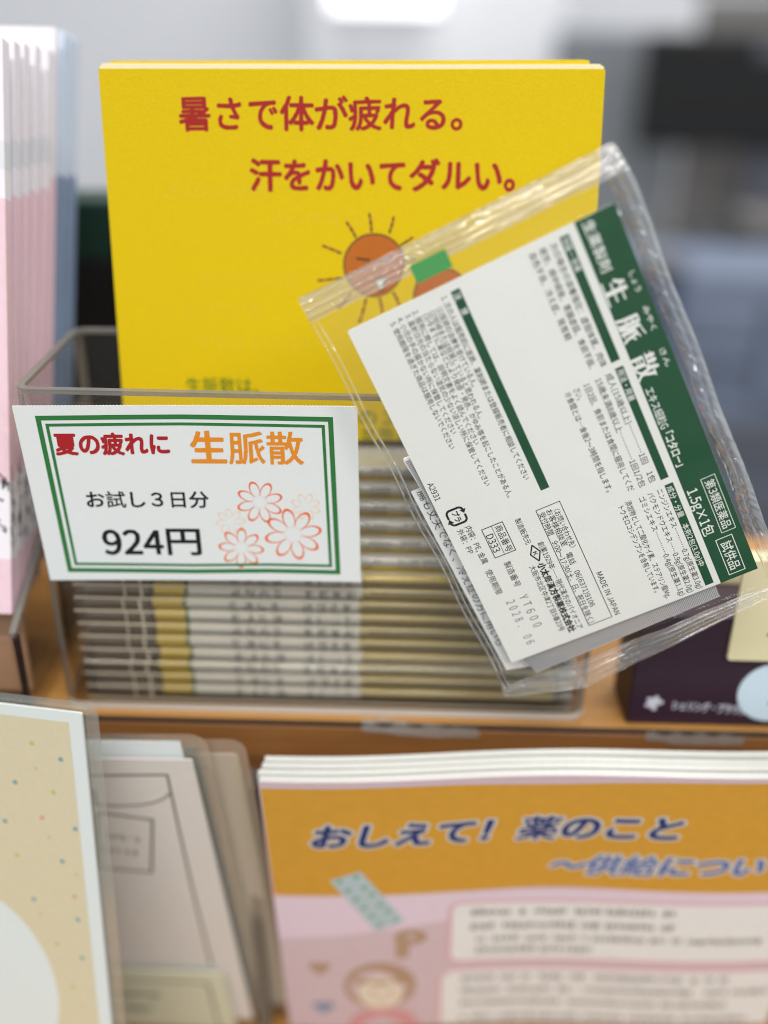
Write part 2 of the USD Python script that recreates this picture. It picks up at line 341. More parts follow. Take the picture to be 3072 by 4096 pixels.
def make_pack(upper, label, group, loc, seed):
    rng = random.Random(seed); x, y, z = loc
    t = thing('sample_pack', label, 'sample pack', loc, group)
    zc = z + 2.0; th = 4.05; back = y + (43 - max(0, y - 3)); b2 = min(back, 48)
    obj('sheet', nose([x - 47 + 63 - 63, x - 38.6], y + 1.3, zc, th, b2 - 1), 'pack_yellow', t, smooth=50)
    obj('sheet', nose([x - 38.55, x - 37.6], y + 1.28, zc, th, b2 - 1), 'ink_pack_green', t, smooth=50)
    if upper:
        obj('sheet', nose([x - 37.55, x + 66], y + 1.3, zc, th - .9, b2 - 1), 'pack_grey', t, smooth=50)
        obj('fold_edge', bx(x - 37.5, x + 66, y + 1.8, y + 5, zc - th / 2 - .1, zc - th / 2 + .55), 'pack_yellow', t)
        obj('printing', marks(rng, 0, 0, y + 1.25, zc, th, (-.8, .8), [(x - 26, x - 4), (x + 2, x + 9), (x + 12, x + 17), (x + 21, x + 46), (x + 50, x + 60)], .42), 'ink_pack', t)
    else:
        obj('sheet', nose([x - 37.55, x + 10.2], y + 1.3, zc, th, b2 - 1), 'pack_white', t, smooth=50)
        obj('sheet', nose([x + 10.25, x + 66], y + 1.9, zc, th - .8, b2 - 1), 'ochre', t, smooth=50)
        obj('dark_fold', bx(x + 10.4 + seed % 3, x + 60, y + 1.75, y + 4, zc - .9 + .5 * (seed % 3), zc - .2 + .5 * (seed % 3)), 'fold_brown', t)
        obj('printing', marks(rng, 0, 0, y + 1.25, zc, th, (-1.5, -.85, -.2, .45, 1.1), [(x + c - .9, x + c + .9) for c in (-24.6, -20.8, -17.0, -13.0, -4.4, -.6, 3.2, 6.8)], .4), 'ink_pack', t)
    obj('film', nose([x - 68.5, x - 60, x - 48, x + 66, x + 71], y + .35, zc, th + .2, b2, k=.5), 'pack_film', t, smooth=60)
    obj('film_fold', nose([x - 66, x - 56, x - 48.5], y + 1.0, zc, th - .5, b2 - 1), 'fold_haze', t, smooth=50)
    obj('film_seam', cat_([bx(x - 68.5, x + 71, y - .12, y + .25, zc - PITCH / 2 - .15, zc - PITCH / 2 + .15), bx(x - 50.4, x - 49.9, y + .0, y + .6, zc - 1.5, zc + 1.5), bx(x - 54.9, x - 54.6, y + .0, y + .6, zc - 1.5, zc + 1.5)]), 'seam_bright', t)
    return t
ORD = ['first', 'second', 'third', 'fourth', 'fifth', 'sixth', 'seventh', 'eighth', 'ninth', 'tenth']
G1, G2 = 'packs with a white fold low in the pile', 'packs with grey printed folds high in the pile'
L1 = lambda i: f'bagged sample pack with yellow and white fold, {ORD[i]} up from the box floor'
L2 = lambda i: f'bagged sample pack with grey printed fold, {ORD[15 - i]} down from the pile top'
lows, highs = [], []
rr = random.Random(3)
for i in range(16):
    up = i >= 10
    y = 2.1 + rr.uniform(0, .5) + (max(0, i - 9) * 2.5 if up else 0)
    loc = (rr.uniform(-.6, .6), y, 2.3 + PITCH * i)
    pool = highs if up else lows
    if up or len(pool) < 3:
        pool.append(make_pack(up, L2(i) if up else L1(i), G2 if up else G1, loc, i))
    else:
        copy_of(pool[i % 3], 'sample_pack', L1(i), 'sample pack', G1, loc)

# ================================================================== YELLOW LEAFLETS STANDING ON THE PILE
LEAF = Frame((-59.02, 48.61, 166.24), (0.99964, 0.02232, 0.01468), (-0.01888, 0.20162, 0.97928))
W_, HL = 129.2, 96.6
def curl(u, v): return -.35 * np.sin(np.asarray(u) / W_ * math.pi) - .12 * np.sin(np.asarray(u) * .09 + 1)
ups = [0, .5, 1.0, 2.3, 2.8, 3.1, 3.3, 3.6]
for k in range(8):
    fr = LEAF.moved(du=(0, .5, -.4, 1.6, 2.2, 1.0, 2.0, 1.4)[k], dv=ups[k], dn=-1.62 * k, turn=(0, .001, -.002, .004, .003, -.002, .002, .001)[k])
    fr.bend = curl
    w = W_ - (0, .8, 1.5, 4.8, 6.0, 5.5, 6.4, 6.0)[k]
    lab = ('yellow leaflet in front of the stack with red lettering and a smiling sun' if k == 0 else
           'yellow leaflet at the very back of the standing stack' if k == 7 else f'{ORD[k - 1]} yellow leaflet edge behind the printed front leaflet of the stack')
    t = thing('yellow_leaflet', lab, 'leaflet', fr.at((w / 2, -HL))[0], None if k in (0, 7) else 'yellow leaflets hidden behind the front one')
    obj('front_leaf', slab(rrect(0, -HL, w, 0, .5), fr, 0, .42, 9), 'paper_yellow', t)
    obj('back_leaf', slab(rrect(.2, -HL, w - .3, .85 if k < 3 else -.3, .6), fr, -.5, .85, 9), 'paper_cream', t)
    if k == 0:
        pr = .03
        obj('lettering', flat(text('暑さで体が疲れる。', 19.6, 98.6, -10.6, 8.7, .025, 'fat', wobble=.05, full=True), fr, pr), 'ink_red', t, label='upper line of red brush lettering')
        obj('lettering', flat(text('汗をかいてダルい。', 37.6, 112.4, -25.6, 8.6, .033, 'fat', wobble=.05, full=True), fr, pr), 'ink_red', t, label='lower line of red brush lettering')
        obj('lettering', flat(text('生脈散は、', 17.6, 41.0, -81.0, 4.9, .012, 'round', full=True), fr, pr), 'ink_leaf_green', t, label='first line of green lettering')
        obj('lettering', flat(text('の３', 65.2, 77.0, -90.0, 5.0, .006, 'round', full=True) + text('並用ま', 66.0, 80.5, -94.7, 4.0, .006, 'round', full=True), fr, pr), 'ink_leaf_green', t, label='green lettering above the pile')
        cx, cy, R = 70.1, -48.45, 8.0
        disc = Polygon([(cx + R * (1 + .03 * math.sin(2 * a + .6) + .012 * math.sin(5 * a)) * math.cos(a), cy + R * 1.02 * (1 + .02 * math.sin(3 * a)) * math.sin(a)) for a in np.linspace(0, 2 * math.pi, 60, False)])
        sun = obj('sun_drawing', flat(disc, fr, pr, 2.5), 'ink_sun', t)
        rays = [((-13.6, 4.9), (-8.9, 3.0)), ((-15.0, -4.1), (-8.9, -3.6)), ((-9.7, -11.2), (-6.2, -7.6)), ((-1.2, 13.0), (-.7, 8.6)), ((5.2, 12.2), (4.1, 8.3)), ((-7.2, 10.9), (-4.9, 7.2)),
                ((10.2, 7.0), (7.2, 5.1)), ((11.0, 1.5), (8.8, 1.0)), ((-4.0, -15.2), (-2.2, -8.9)), ((2.2, -12.6), (1.5, -8.9)), ((6.8, -10.6), (5.2, -7.3))]
        P = lambda q: (cx + q[0], cy + q[1])
        obj('ray', flat(union_all([stroke([P(a), P(((a[0] + b[0]) / 2 + .25, (a[1] + b[1]) / 2)), P(b)], .62) for a, b in rays]), fr, pr), 'ink_sun', sun)
        blk = [ring(disc.buffer(.16), .34)]
        for a, b in rays:
            a, b = np.array(P(a)), np.array(P(b))
            for q in (0, .42, .8): blk.append(stroke([a + (b - a) * q, a + (b - a) * (q + .16)], .5))
        blk += [stroke([P((-4.6, 1.6)), P((-1.2, 1.2))], .5), stroke([P((2.2, 1.2)), P((5.0, 2.0))], .32), stroke([P((2.2, .5)), P((5.0, 1.4))], .28), ring(Polygon([P((-.2, -3.8)), P((3.4, -3.0)), P((2.5, -6.8)), P((1.2, -6.9))]), .4)]
        obj('outline', flat(union_all(blk), fr, pr + .04, 2.5), 'ink_sketch', sun)
        obj('mouth', flat(Polygon([P((.3, -4.3)), P((2.9, -3.7)), P((2.2, -6.0)), P((1.3, -6.1))]), fr, pr + .03), 'paper_white', sun)
        d2 = Point(88.3, -56.6).buffer(7.6)
        s2 = obj('sun_drawing', flat(d2, fr, pr, 2.5), 'ink_sun', t); obj('outline', flat(ring(d2, .3), fr, pr + .04, 2.5), 'ink_sketch', s2)
        ghost = [affinity.scale(union_all(text(s, a, b, v, 4.2, .01)), -1, 1) for s, a, b, v in (('いつさまかいみ', 42, 76, -36.5), ('のたいかさるは', 22, 50, -52), ('かいてるさ', 12, 40, -60.5), ('いはのたるさまか', 20, 60, -69), ('さかいのる', 14, 44, -30))]
        obj('show_through_print', flat(ghost, fr, .02), 'ink_ghost', t)

# ================================================================== PRICE CARD ON THE BOX FRONT
a = math.radians(1.25)
CARD = Frame((-74.9, -1.0, 93.75), (math.cos(a), 0, math.sin(a)), (-math.sin(a), 0, math.cos(a)), lambda u, v: .5 * ((np.asarray(u) - 42) / 42) ** 2 + .5 * np.clip(-np.asarray(v) / 50, 0, 1) ** 2)
CW, CH = 84.2, 49.4
t = thing('price_card', 'white price card with green double border taped on the acrylic box', 'price card', CARD.at((CW / 2, -CH))[0])
top = [(x, .16 * (i % 2)) for i, x in enumerate(np.arange(0, CW + .1, .42))]
shape = Polygon([(1.5, -CH)] + [(0, 0)] + top[1:-1] + [(CW, 0)] + [(CW + .16 * (i % 2), -y) for i, y in enumerate(np.arange(.4, CH - .4, .42))] + [(CW + .3, -CH)])
obj('card', slab(shape, CARD, 0, .25, 6), 'paper_white', t)
o1 = Polygon([(5.2, -2.55), (41, -2.25), (78.3, -2.75), (79.0, -47.2), (60, -47.0), (40, -47.35), (6.6, -46.9)])
o2 = o1.buffer(-1.25, join_style=2); o3 = o1.buffer(-2.1, join_style=2); o4 = o1.buffer(-2.9, join_style=2)
obj('border', flat(o1.difference(o2), CARD, .03, 6), 'ink_green', t, label='outer thick green frame line'); obj('border', flat(o3.difference(o4), CARD, .03, 6), 'ink_green', t, label='inner thin green frame line')
obj('lettering', flat(text('夏の疲れに', 8.7, 37.8, -10.1, 6.2, .040, 'fat', full=True), CARD, .03), 'ink_deep_red', t, label='small red heading')
obj('lettering', flat(text('生脈散', 42.2, 70.9, -11.1, 9.4, .034, 'plain', full=True), CARD, .03), 'ink_orange', t, label='large orange heading')
obj('lettering', flat(text('お試し３日分', 14.0, 46.0, -25.5, 5.0, .022, full=True), CARD, .03), 'ink_black', t, label='black middle line')
obj('lettering', flat(text('924', 16.8, 33.0, -37.9, 9.4, .022) + text('円', 33.0, 43.4, -37.6, 8.9, .026, full=True), CARD, .03), 'ink_black', t, label='black price figures')
def blossom(cx, cy, r, n, rot, w):
    """an outlined flower: each petal line thick at its tip and thin towards the open centre"""
    full, inner = [], []
    for k in range(n):
        b = math.degrees(rot + 2 * math.pi * k / n)
        e = affinity.translate(affinity.scale(Point(0, 0).buffer(1, quad_segs=10), .37 * r, 1.72 / n * r), .63 * r, 0)
        full.append(affinity.rotate(e, b, origin=(0, 0)))
        inner.append(affinity.rotate(affinity.translate(affinity.scale(e, 1 - w / r / .62, 1 - w / r / .5), -.55 * w, 0), b, origin=(0, 0)))
    u = union_all([f.difference(i) for f, i in zip(full, inner)]).difference(union_all(inner)).difference(Point(0, 0).buffer(.26 * r))
    return affinity.translate(u, cx, cy)
for cx, cy, r, n, rot, w, look in ((58.9, -26.2, 6.1, 8, .3, .55, 'ink_flower'), (67.0, -35.4, 7.6, 8, .2, .66, 'ink_flower'), (53.2, -39.6, 6.0, 8, .7, .55, 'ink_flower'), (70.6, -27.3, 3.9, 8, .4, .3, 'ink_flower_pale'), (51.0, -31.9, 3.9, 8, .1, .3, 'ink_flower_pale')):
    obj('flower', flat(blossom(cx, cy, r, n, rot, w), CARD, .03), look, t)

# ================================================================== THE MEDICINE SACHET IN ITS CLEAR BAG
def lb(u, v): return 1.1 * np.clip(1 - ((np.asarray(v) - 32) / 36) ** 2, -.3, 1) * np.clip(1 - ((np.asarray(u) - 47) / 62) ** 2, 0, 1) - .5 * np.clip((np.asarray(u) - 72) / 25, 0, 1) ** 2
LAB = Frame((7.096, -3.862, 115.16), (0.45399, -0.13326, -0.88099), (0.88929, 0.00631, 0.45731), lb)
LX, LY = 94.9, 65.1
t = thing('medicine_sachet', 'white medicine sachet with green title band and fine print in the clear bag', 'sachet', LAB.at((LX / 2, LY / 2))[0])
foil_shape = Polygon([(33.5, -1.7), (34.2, -1.9), (100.5, 4.4), (98.7, 54.4), (36, 50)])
obj('foil_pouch', slab(foil_shape, LAB, -.75, 1.0, 5), 'foil', t, smooth=30)
lines = []
ax_, ay_ = np.array((96.0, 3.6)), np.array((95.4, 54.0))
for q in np.linspace(0, 1, 120):                                # the crimped seal: short ribs in two rows
    p0 = np.array((95.2, 3.3)) + (np.array((93.6, 54.4)) - np.array((95.2, 3.3))) * q; p1 = np.array((100.3, 4.6)) + (np.array((98.5, 54.2)) - np.array((100.3, 4.6))) * q
    lines.append(stroke([p0, p1], .2, 2))
for q in np.linspace(0, 1, 46):
    p = np.array((34.3, -1.55)) + (np.array((57.5, .2)) - np.array((34.3, -1.55))) * q; lines.append(stroke([p, p + (.05, 1.2)], .26, 2))
obj('crimp', cat_([slab(g, LAB, -.55, .22) for g in lines]), 'foil_crimp', t)
panel_p = obj('label_panel', slab(rrect(0, 0, LX, LY, .5), LAB, 0, .45, 4), 'label_white', t)
def inkflat(shape, look, name='lettering', off=.03, edge=3): return obj(name, flat(shape, LAB, off, edge), look, panel_p)
inkflat(sbox(.02, 55.7, LX - .02, LY - .02), 'ink_label_green', 'title_band', .02, 4)
bars = [(1.7, 32.3, 51.6, 53.75), (33.9, 63.4, 51.8, 53.8), (65.0, 94.0, 52.1, 54.2), (2.1, 54.0, 25.2, 27.4)]
for x0, x1, y0, y1 in bars: inkflat(sbox(x0, y0, x1, y1), 'ink_label_green', 'heading_bar', .02, 4)
Wt = []
Wt += text('生薬製剤', .9, 13.1, 58.4, 2.9, .02) + text('しょう', 14.8, 20.2, 63.1, 1.55, .012, full=True) + text('生', 14.7, 20.7, 58.4, 5.9, .055, 'mincho') + text('みやく', 23.4, 29.9, 63.1, 1.55, .012, full=True)
Wt += text('脈', 23.7, 30.0, 58.5, 6.1, .055, 'mincho') + text('さん', 33.6, 38.6, 63.1, 1.55, .012, full=True) + text('散', 33.1, 39.4, 58.4, 6.1, .055, 'mincho')
Wt += text('エキス細粒G', 41.2, 52.0, 57.2, 2.4, .012) + text('「コタロー」', 51.8, 63.2, 57.4, 2.5, .028, 'sharp')
Wt += text('第3類医薬品', 68.0, 81.6, 62.0, 2.6, .012) + text('1.5g×1包', 68.4, 81.6, 57.6, 3.3, .014) + text('試供品', 84.6, 92.8, 60.3, 3.0, .016)
Wt += [ring(sbox(67.2, 60.2, 82.3, 63.8), .16), ring(sbox(83.4, 58.2, 93.7, 62.4), .2)]
Wt += text('効能・効果', 2.1, 10.3, 52.7, 1.75, .012) + text('用法・用量', 34.4, 42.6, 52.8, 1.75, .012) + text('成分・分量　本剤2包(3.0g)中', 65.6, 88.6, 53.1, 1.7, .01) + text('注　意', 2.7, 8.3, 26.3, 1.75, .012)
inkflat(Wt, 'label_white')
K_ = .006
for s, x0, x1, v, em in [('次の場合の滋養強壮：虚弱体質、肉体', 2.0, 32.4, 49.9, 1.85), ('疲労、病中病後、胃腸虚弱、食欲不振、', 2.0, 32.7, 47.4, 1.85), ('血色不良、冷え症、発育期', 2.0, 23.3, 45.0, 1.85),
                         ('成人(15歳以上)…………1回　1包', 34.2, 63.1, 50.1, 1.85), ('15歳未満8歳以上…………1回1/2包', 34.2, 63.2, 47.5, 1.85), ('1日2回、食前または食間に服用してくだ', 34.2, 63.0, 44.7, 1.85), ('さい。', 34.2, 38.0, 42.2, 1.85), ('※食間とは…食後2〜3時間を指します。', 34.2, 62.0, 40.0, 1.85),
                         ('ニンジンエキス…………0.7g(原生薬3.0g)', 65.2, 94.2, 50.7, 1.75), ('バクモンドウエキス……0.9g(原生薬2.0g)', 65.2, 94.3, 48.4, 1.75), ('ゴミシエキス…………0.4g(原生薬1.1g)', 65.2, 94.3, 46.2, 1.75), ('添加物として二酸化ケイ素、ステアリン酸Mg、', 65.0, 94.4, 42.9, 1.75), ('トウモロコシデンプンを含有しています。', 65.2, 91.6, 40.9, 1.75),
                         ('1. 次の人は服用前に医師、薬剤師または登録販売者に相談してください', 2.2, 50.1, 23.4, 1.75), ('(1)医師の治療を受けている人。', 4.0, 25.0, 21.4, 1.7), ('(2)妊婦または妊娠していると思われる人。', 4.0, 32.5, 19.6, 1.7), ('(3)今までに薬などにより発疹・発赤、かゆみ等を起こしたことがある人。', 4.0, 53.4, 18.0, 1.7),
                         ('2. 服用に際しては、説明文書をよく読んでください', 2.4, 37.2, 16.1, 1.7), ('3. 直射日光の当たらない湿気の少ない涼しい所に保管してください', 2.4, 47.7, 14.3, 1.7), ('4. 小児の手の届かない所に保管してください', 2.4, 32.6, 12.3, 1.7), ('5. 使用期限を過ぎた商品は服用しないでください', 2.6, 35.8, 10.4, 1.7),
                         ('A2931', 41.4, 46.4, 1.7, 2.0), ('内袋：PE, 金属', 55.2, 66.3, 5.4, 1.9), ('外袋：PP', 55.3, 62.4, 3.2, 1.9), ('商品番号', 58.0, 65.6, 12.2, 2.1), ('D333', 59.2, 64.6, 9.3, 2.5),
                         ('〈お問い合わせ先〉', 59.0, 71.7, 26.7, 1.75), ('お客様相談室　電話　06(6371)9106', 59.1, 87.9, 25.0, 1.8), ('受付時間　9:00〜17:30(土、日、祝日を除く)', 59.2, 92.2, 23.1, 1.8), ('製造販売元', 58.3, 65.7, 17.2, 1.75), ('創業1929年――現代漢方のパイオニア', 66.2, 92.6, 19.9, 1.8), ('大阪市北区中津2丁目5番23号', 71.3, 91.4, 15.5, 1.8), ('製造番号', 67.8, 75.3, 10.3, 2.0), ('使用期限', 68.0, 75.4, 5.2, 2.0), ('MADE IN JAPAN', 79.4, 92.7, 29.8, 1.9)]:
    inkflat(text(s, x0, x1, v, em, K_), 'ink_black')
inkflat(text('小太郎漢方製薬株式会社', 71.5, 92.6, 17.8, 2.1, .05, 'sharp', slant=.0), 'ink_black')
inkflat(text('YT600', 77.4, 88.2, 10.4, 3.0, -.004, full=True) + text('2028. 06', 77.6, 92.0, 6.8, 3.0, -.004, full=True), 'ink_grey')
inkflat([ring(sbox(57.5, 8.0, 65.9, 13.7), .2), sbox(57.6, 10.6, 65.8, 10.72), ring(sbox(58.2, 22.0, 92.7, 28.3), .18)], 'ink_black', 'ruled_box')
loop = ring(rrect(49.6, 1.6, 54.2, 6.4, 1.3), .55).difference(sbox(51.0, 5.2, 52.0, 7)).difference(sbox(52.0, 1.0, 53.0, 2.4))
inkflat([loop, Polygon([(50.7, 6.9), (50.7, 5.3), (51.8, 6.1)]), Polygon([(53.2, 1.1), (53.2, 2.8), (52.0, 1.9)])] + text('プラ', 50.4, 53.5, 4.0, 1.9, .03), 'ink_black', 'recycling_mark')
dia = Polygon([(66.4, 17.7), (68.5, 18.8), (70.7, 17.7), (68.5, 16.5)]).buffer(.25, quad_segs=4)
inkflat([ring(dia, .34)] + text('K', 67.9, 69.1, 17.65, 1.3, .02), 'ink_black', 'emblem')

SLIP = LAB.moved(dn=-2.3)
t = thing('paper_slip', 'white folded paper slip with thin grey lettering under the sachet edge', 'paper slip', SLIP.at((70, -1))[0])
obj('sheet', slab(Polygon([(42.3, -4.0), (97.6, -2.6), (99.6, 6.5), (96.5, 24), (42.5, 12)]), SLIP, 0, .3, 6), 'paper_white', t)
obj('lettering', flat(text('腸も丈夫でなく、冷え症の方に用いら', 42.9, 90.5, -1.6, 2.7, .002, v1=-.8), SLIP, .04), 'ink_grey', t)

# ---- the bag: two sheets of film, crimped at both ends
def film_sheet(s0, s1, t0, t1, ns, nt, fn, corner=None):
    S, T = np.meshgrid(np.linspace(s0, s1, ns), np.linspace(0, 1, nt), indexing='ij')
    lo, hi = t0(S), t1(S); V = lo + (hi - lo) * T
    o = fn(S, V, T); idx = np.arange(ns * nt).reshape(ns, nt)
    f = np.stack([idx[:-1, :-1], idx[1:, :-1], idx[1:, 1:], idx[:-1, 1:]], -1).reshape(-1, 4)
    return LAB.at(np.c_[S.ravel(), V.ravel()], o.ravel()), np.vstack([f[:, :3], f[:, [0, 2, 3]]])
lo_edge = lambda s: -6.7 + (np.asarray(s) + 11.5) * .016 - .9 * np.exp(-((np.asarray(s) + 5) / 4) ** 2) * 0 + .25 * np.sin(np.asarray(s) * .23)
hi_edge = lambda s: 69.3 + 1.3 * np.clip((np.asarray(s) + 11.5) / 9, 0, 1) ** .6 + .2 * np.sin(np.asarray(s) * .19 + 1)
def noise2(S, V, sc, seed=0):
    return meshkit.noise(np.stack([S * sc, V * sc, np.zeros_like(S)], -1), seed) - .5
def front_off(S, V, T):
    puff = 1.0 + 1.0 * np.clip(np.sin(np.clip(T, 0, 1) * math.pi), 0, 1) ** .5
    margin = np.exp(-((V - 67.8) / 1.5) ** 2) * 1.6 - np.exp(-((V - 65.9) / .7) ** 2) * .6 + np.exp(-((V + 5.0) / .9) ** 2) * .9
    wr = 1.1 * noise2(S, V, .16, 3) + (1.3 * noise2(S + 3 * V, V, .42, 5) + .6 * noise2(S - V, V, 1.1, 6)) * np.exp(-np.clip(S + 4, 0, 99) / 2.6)
    end = np.clip((S + 3) / 6, 0, 1) * np.clip((100 - S) / 7, 0, 1)
    o = .5 + (puff + margin + wr) * (.25 + .75 * end)
    return np.where((S > -1.2) & (S < 97), np.maximum(o, .45 + .12 * noise2(S, V, .6, 8)), o)
def back_off(S, V, T): return -3.2 - .5 * noise2(S, V, .15, 9)
def ridge(S, V, s_ref, n, amp, seed):
    ph = (S - s_ref) * 2 * math.pi / n + 1.6 * noise2(S * .3, V, .09, seed)
    fold = np.sin(ph) + .45 * np.sin(2.3 * ph + 4 * noise2(S * .4, V, .14, seed + 2))
    return amp * fold * (.25 + 1.3 * (noise2(S * .35, V, .28, seed + 1) + .5)) + .10 * noise2(S, V, 1.3, seed + 3)
def seal_off(S, V, T): return .55 + ridge(S, V, 0, 1.75, .38, 11) + .9 * noise2(S * .4, V, .11, 21)
def s_end(V): return np.interp(V, [-8, -4, 15, 54, 72], [104.2, 105.5, 110.3, 106.2, 104.4])
def seal2_off(S, V, T): return -1.0 + ridge(S, V, 0, 1.9, .36, 31) + 1.6 * noise2(S * .4, V, .1, 41) - .03 * (S - 99) ** 1 * 2
t = thing('clear_bag', 'clear plastic bag with crimped ends leaning on the box around the sachet', 'plastic bag', LAB.at((48, 32))[0])
mid_edge = lambda s: 66.0 + .35 * np.sin(np.asarray(s) * .21)
obj('front_film', film_sheet(-5.2, 101.6, lo_edge, mid_edge, 260, 190, front_off), 'clear_film', t, smooth=True)
def margin_off(S, V, T):
    a_ = 2.6 * np.sin(T * math.pi) ** .8 * (1 - .45 * np.exp(-((T - .52 - .1 * np.sin(S * .06)) / .1) ** 2))
    return .9 - .9 * T + a_ * (.72 + .9 * noise2(S, V * .3, .13, 51)) + .75 * noise2(S + .4 * V, V, .33, 52) + .35 * noise2(S - 1.5 * V, V, .9, 53)
obj('side_margin', film_sheet(-5.2, 101.6, mid_edge, hi_edge, 260, 40, margin_off), 'margin_film', t, smooth=True)
obj('back_film', film_sheet(-5.2, 101.6, lo_edge, hi_edge, 40, 30, back_off), 'clear_film', t, smooth=True)
def zig(s_in, s_out): return s_in
V_, F_ = film_sheet(-11.6, -5.25, lo_edge, hi_edge, 70, 240, seal_off)
V_ = np.array(V_); ids = np.arange(240); V_[ids] += LAB.ex * (.22 * (ids % 2))[:, None]
obj('seal', (V_, F_), 'seal_film', t, smooth=True, label='crimped upper end of the bag')
S_, T_ = np.meshgrid(np.linspace(0, 1, 90), np.linspace(0, 1, 240), indexing='ij'); tt = -5.9 + (71 + 5.9) * T_
ss = 101.65 + (s_end(tt) - 101.65) * S_; idx = np.arange(90 * 240).reshape(90, 240)
f4 = np.stack([idx[:-1, :-1], idx[1:, :-1], idx[1:, 1:], idx[:-1, 1:]], -1).reshape(-1, 4)
obj('seal', (LAB.at(np.c_[ss.ravel(), tt.ravel()], seal2_off(101.65 + 8.5 * S_, tt, T_).ravel()), np.vstack([f4[:, :3], f4[:, [0, 2, 3]]])), 'seal_soft', t, smooth=True, label='crimped lower end of the bag')
obj('seam_fold', cat_([trimesh.Trimesh(*film_sheet(-5, 34 + 66, lambda s: lo_edge(s) + a_, lambda s: lo_edge(s) + a_ + .55, 60, 5, lambda S, V, T: 1.5 + .8 * np.sin(T * math.pi)), process=False) for a_ in (.3, 1.7)]), 'seal_film', t, smooth=True)
obj('green_tape', slab(rrect(-7.2, 19.4, -2.9, 28.1, .1), LAB, 1.9, .12), 'tape_green', t)

# ================================================================== LEFT: PINK BOOKLETS LEANING IN A HOLDER
XR = -84.0
def booklet_side(y0, z0, y1, z1, th, name, label, looks, cuts, width=105, group=None, xr=XR):
    """a booklet leaning back: lower front edge (y0,z0), upper front edge (y1,z1); cuts are heights where the print changes"""
    ey = np.array([0, y1 - y0, z1 - z0], float); L = np.linalg.norm(ey)
    fr = Frame((xr, y0, z0), (1, 0, 0), ey)
    t = thing(name, label, 'booklet', fr.at((-width / 2, 0))[0], group)
    cs = [0] + [c * L for c in cuts] + [L]
    for lk, a_, b_ in zip(looks, cs, cs[1:]):
        m_ = slab(rrect(-width, a_ + .005, 0, b_ - .005, 0), fr, 0, th)
        obj('printed_panel', m_, lk, t)
    return t, fr, L
bot = [(-3.0 + 4.7 * k, 34.0) for k in range(5)]
topp = [(53.0, 172.8), (61.2, 172.0), (68.6, 171.2), (77.5, 170.6), (88.0, 169.5)]
descr = ['front pink and white booklet nearest the shelf edge in the left holder', 'second pink and white booklet from the front in the left holder', 'middle one of the five leaning pink and white booklets',
         'fourth pink and white booklet from the front in the left holder', 'rearmost of the five leaning pink and white booklets of equal height']
for k in range(5):
    t, fr, L = booklet_side(*bot[k], *topp[k], (4.3, 4.2, 3.9, 4.4, 4.6)[k], 'pink_booklet', descr[k], ['pink', 'pink_white', 'pink', 'pink_white', 'pink_grey', 'pink_white'], [.10, .24, .732, .782, .829])
    rg = random.Random(40 + k); mk = []
    if k == 0:
        for j in range(26):
            u, v = -rg.uniform(0.5, 26), .14 * L + rg.uniform(0, .11 * L)
            pts = [(u, v)]
            for _ in range(4): pts.append((min(-.1, pts[-1][0] + rg.uniform(-1.6, 1.6)), pts[-1][1] + rg.uniform(-1.8, 1.8)))
            mk.append(stroke(pts, .42))
        mk.append(stroke([(-14, .245 * L), (-9, .27 * L), (-4, .262 * L), (-.1, .235 * L)], .5))
        obj('line_drawing', flat(union_all(mk), fr, .04), 'ink_sketch', t)
    side = Frame(fr.at((0, 0))[0], -fr.n, fr.ey)                # the spine, which faces the middle of the display
    mk = []
    for j in range(16):
        u, v = rg.uniform(.3, 3.2), .12 * L + rg.uniform(0, .13 * L)
        pts = [(u, v)]
        for _ in range(3): pts.append((float(np.clip(pts[-1][0] + rg.uniform(-.9, .9), .2, 3.6)), pts[-1][1] + rg.uniform(-2.2, 2.2)))
        mk.append(stroke(pts, .34))
    obj('spine_drawing', flat(union_all(mk), side, .05), 'ink_sketch', t)
booklet_side(26, 34, 96, 174.0, 3.0, 'pink_booklet', 'pale pink booklet standing taller than the leaning ones before it', ['pink', 'pink_white', 'pink_white'], [.72, .95])
for k in range(3):
    booklet_side(33 + 6 * k, 34, 104 + 5.2 * k, 173 - 1.0 * k, 4.2, 'blue_booklet', ('dusky blue booklet directly behind the tall pale pink one', 'dusky blue booklet between two others like it at left', 'rearmost dusky blue booklet beside the black folder')[k], ['blue_dusk', 'blue_light'], [.722])
def side_plate(x0, x1, pts):
    e = trimesh.creation.extrude_polygon(Polygon(pts), x1 - x0, engine='earcut')
    v = e.vertices; e.vertices = np.c_[v[:, 2] + x0, v[:, 0], v[:, 1]]; e.fix_normals(); return e
t = thing('brochure_holder', 'clear acrylic brochure holder with sloping side under the pink booklets', 'brochure holder', (-135, 30, 0))
obj('side', side_plate(-83.2, -81.2, [(-9, .1), (70, .1), (70, 66), (-9, 30.5)]), 'acrylic', t)
obj('side_edge', side_plate(-83.1, -81.3, [(-9, 30.7), (70, 66.2), (70, 67.4), (-9, 31.9)]), 'acrylic_edge', t)
obj('front', bx(-190, -81.2, -11.2, -9.1, .1, 31), 'acrylic', t)
obj('front_edge', cat_([bx(-81.25, -80.2, -11.3, -9, .1, 31.9)]), 'strip_dark', t)
obj('floor_plate', bx(-190, -83.3, -9, 70, 2.0, 4.0), 'acrylic', t)
single('backing_card', slab(rrect(-60, 0, 0, 28, 1), Frame((-84.6, 2, 4.2), (1, 0, 0), (0, .1, 1)), 0, 1.2), 'card_tan', 'tan card low in the holder beneath the pink booklets', 'card')
t = thing('black_folder', 'black folder with dark green upper band standing behind the box', 'folder', (-30, 150, 0))
obj('cover', rbx(-150, 40, 140, 165, 0.1, 95, 1), 'black_matt', t); obj('top_band', rbx(-150, 40, 140, 165, 95.02, 116.5, 1), 'green_dark', t)

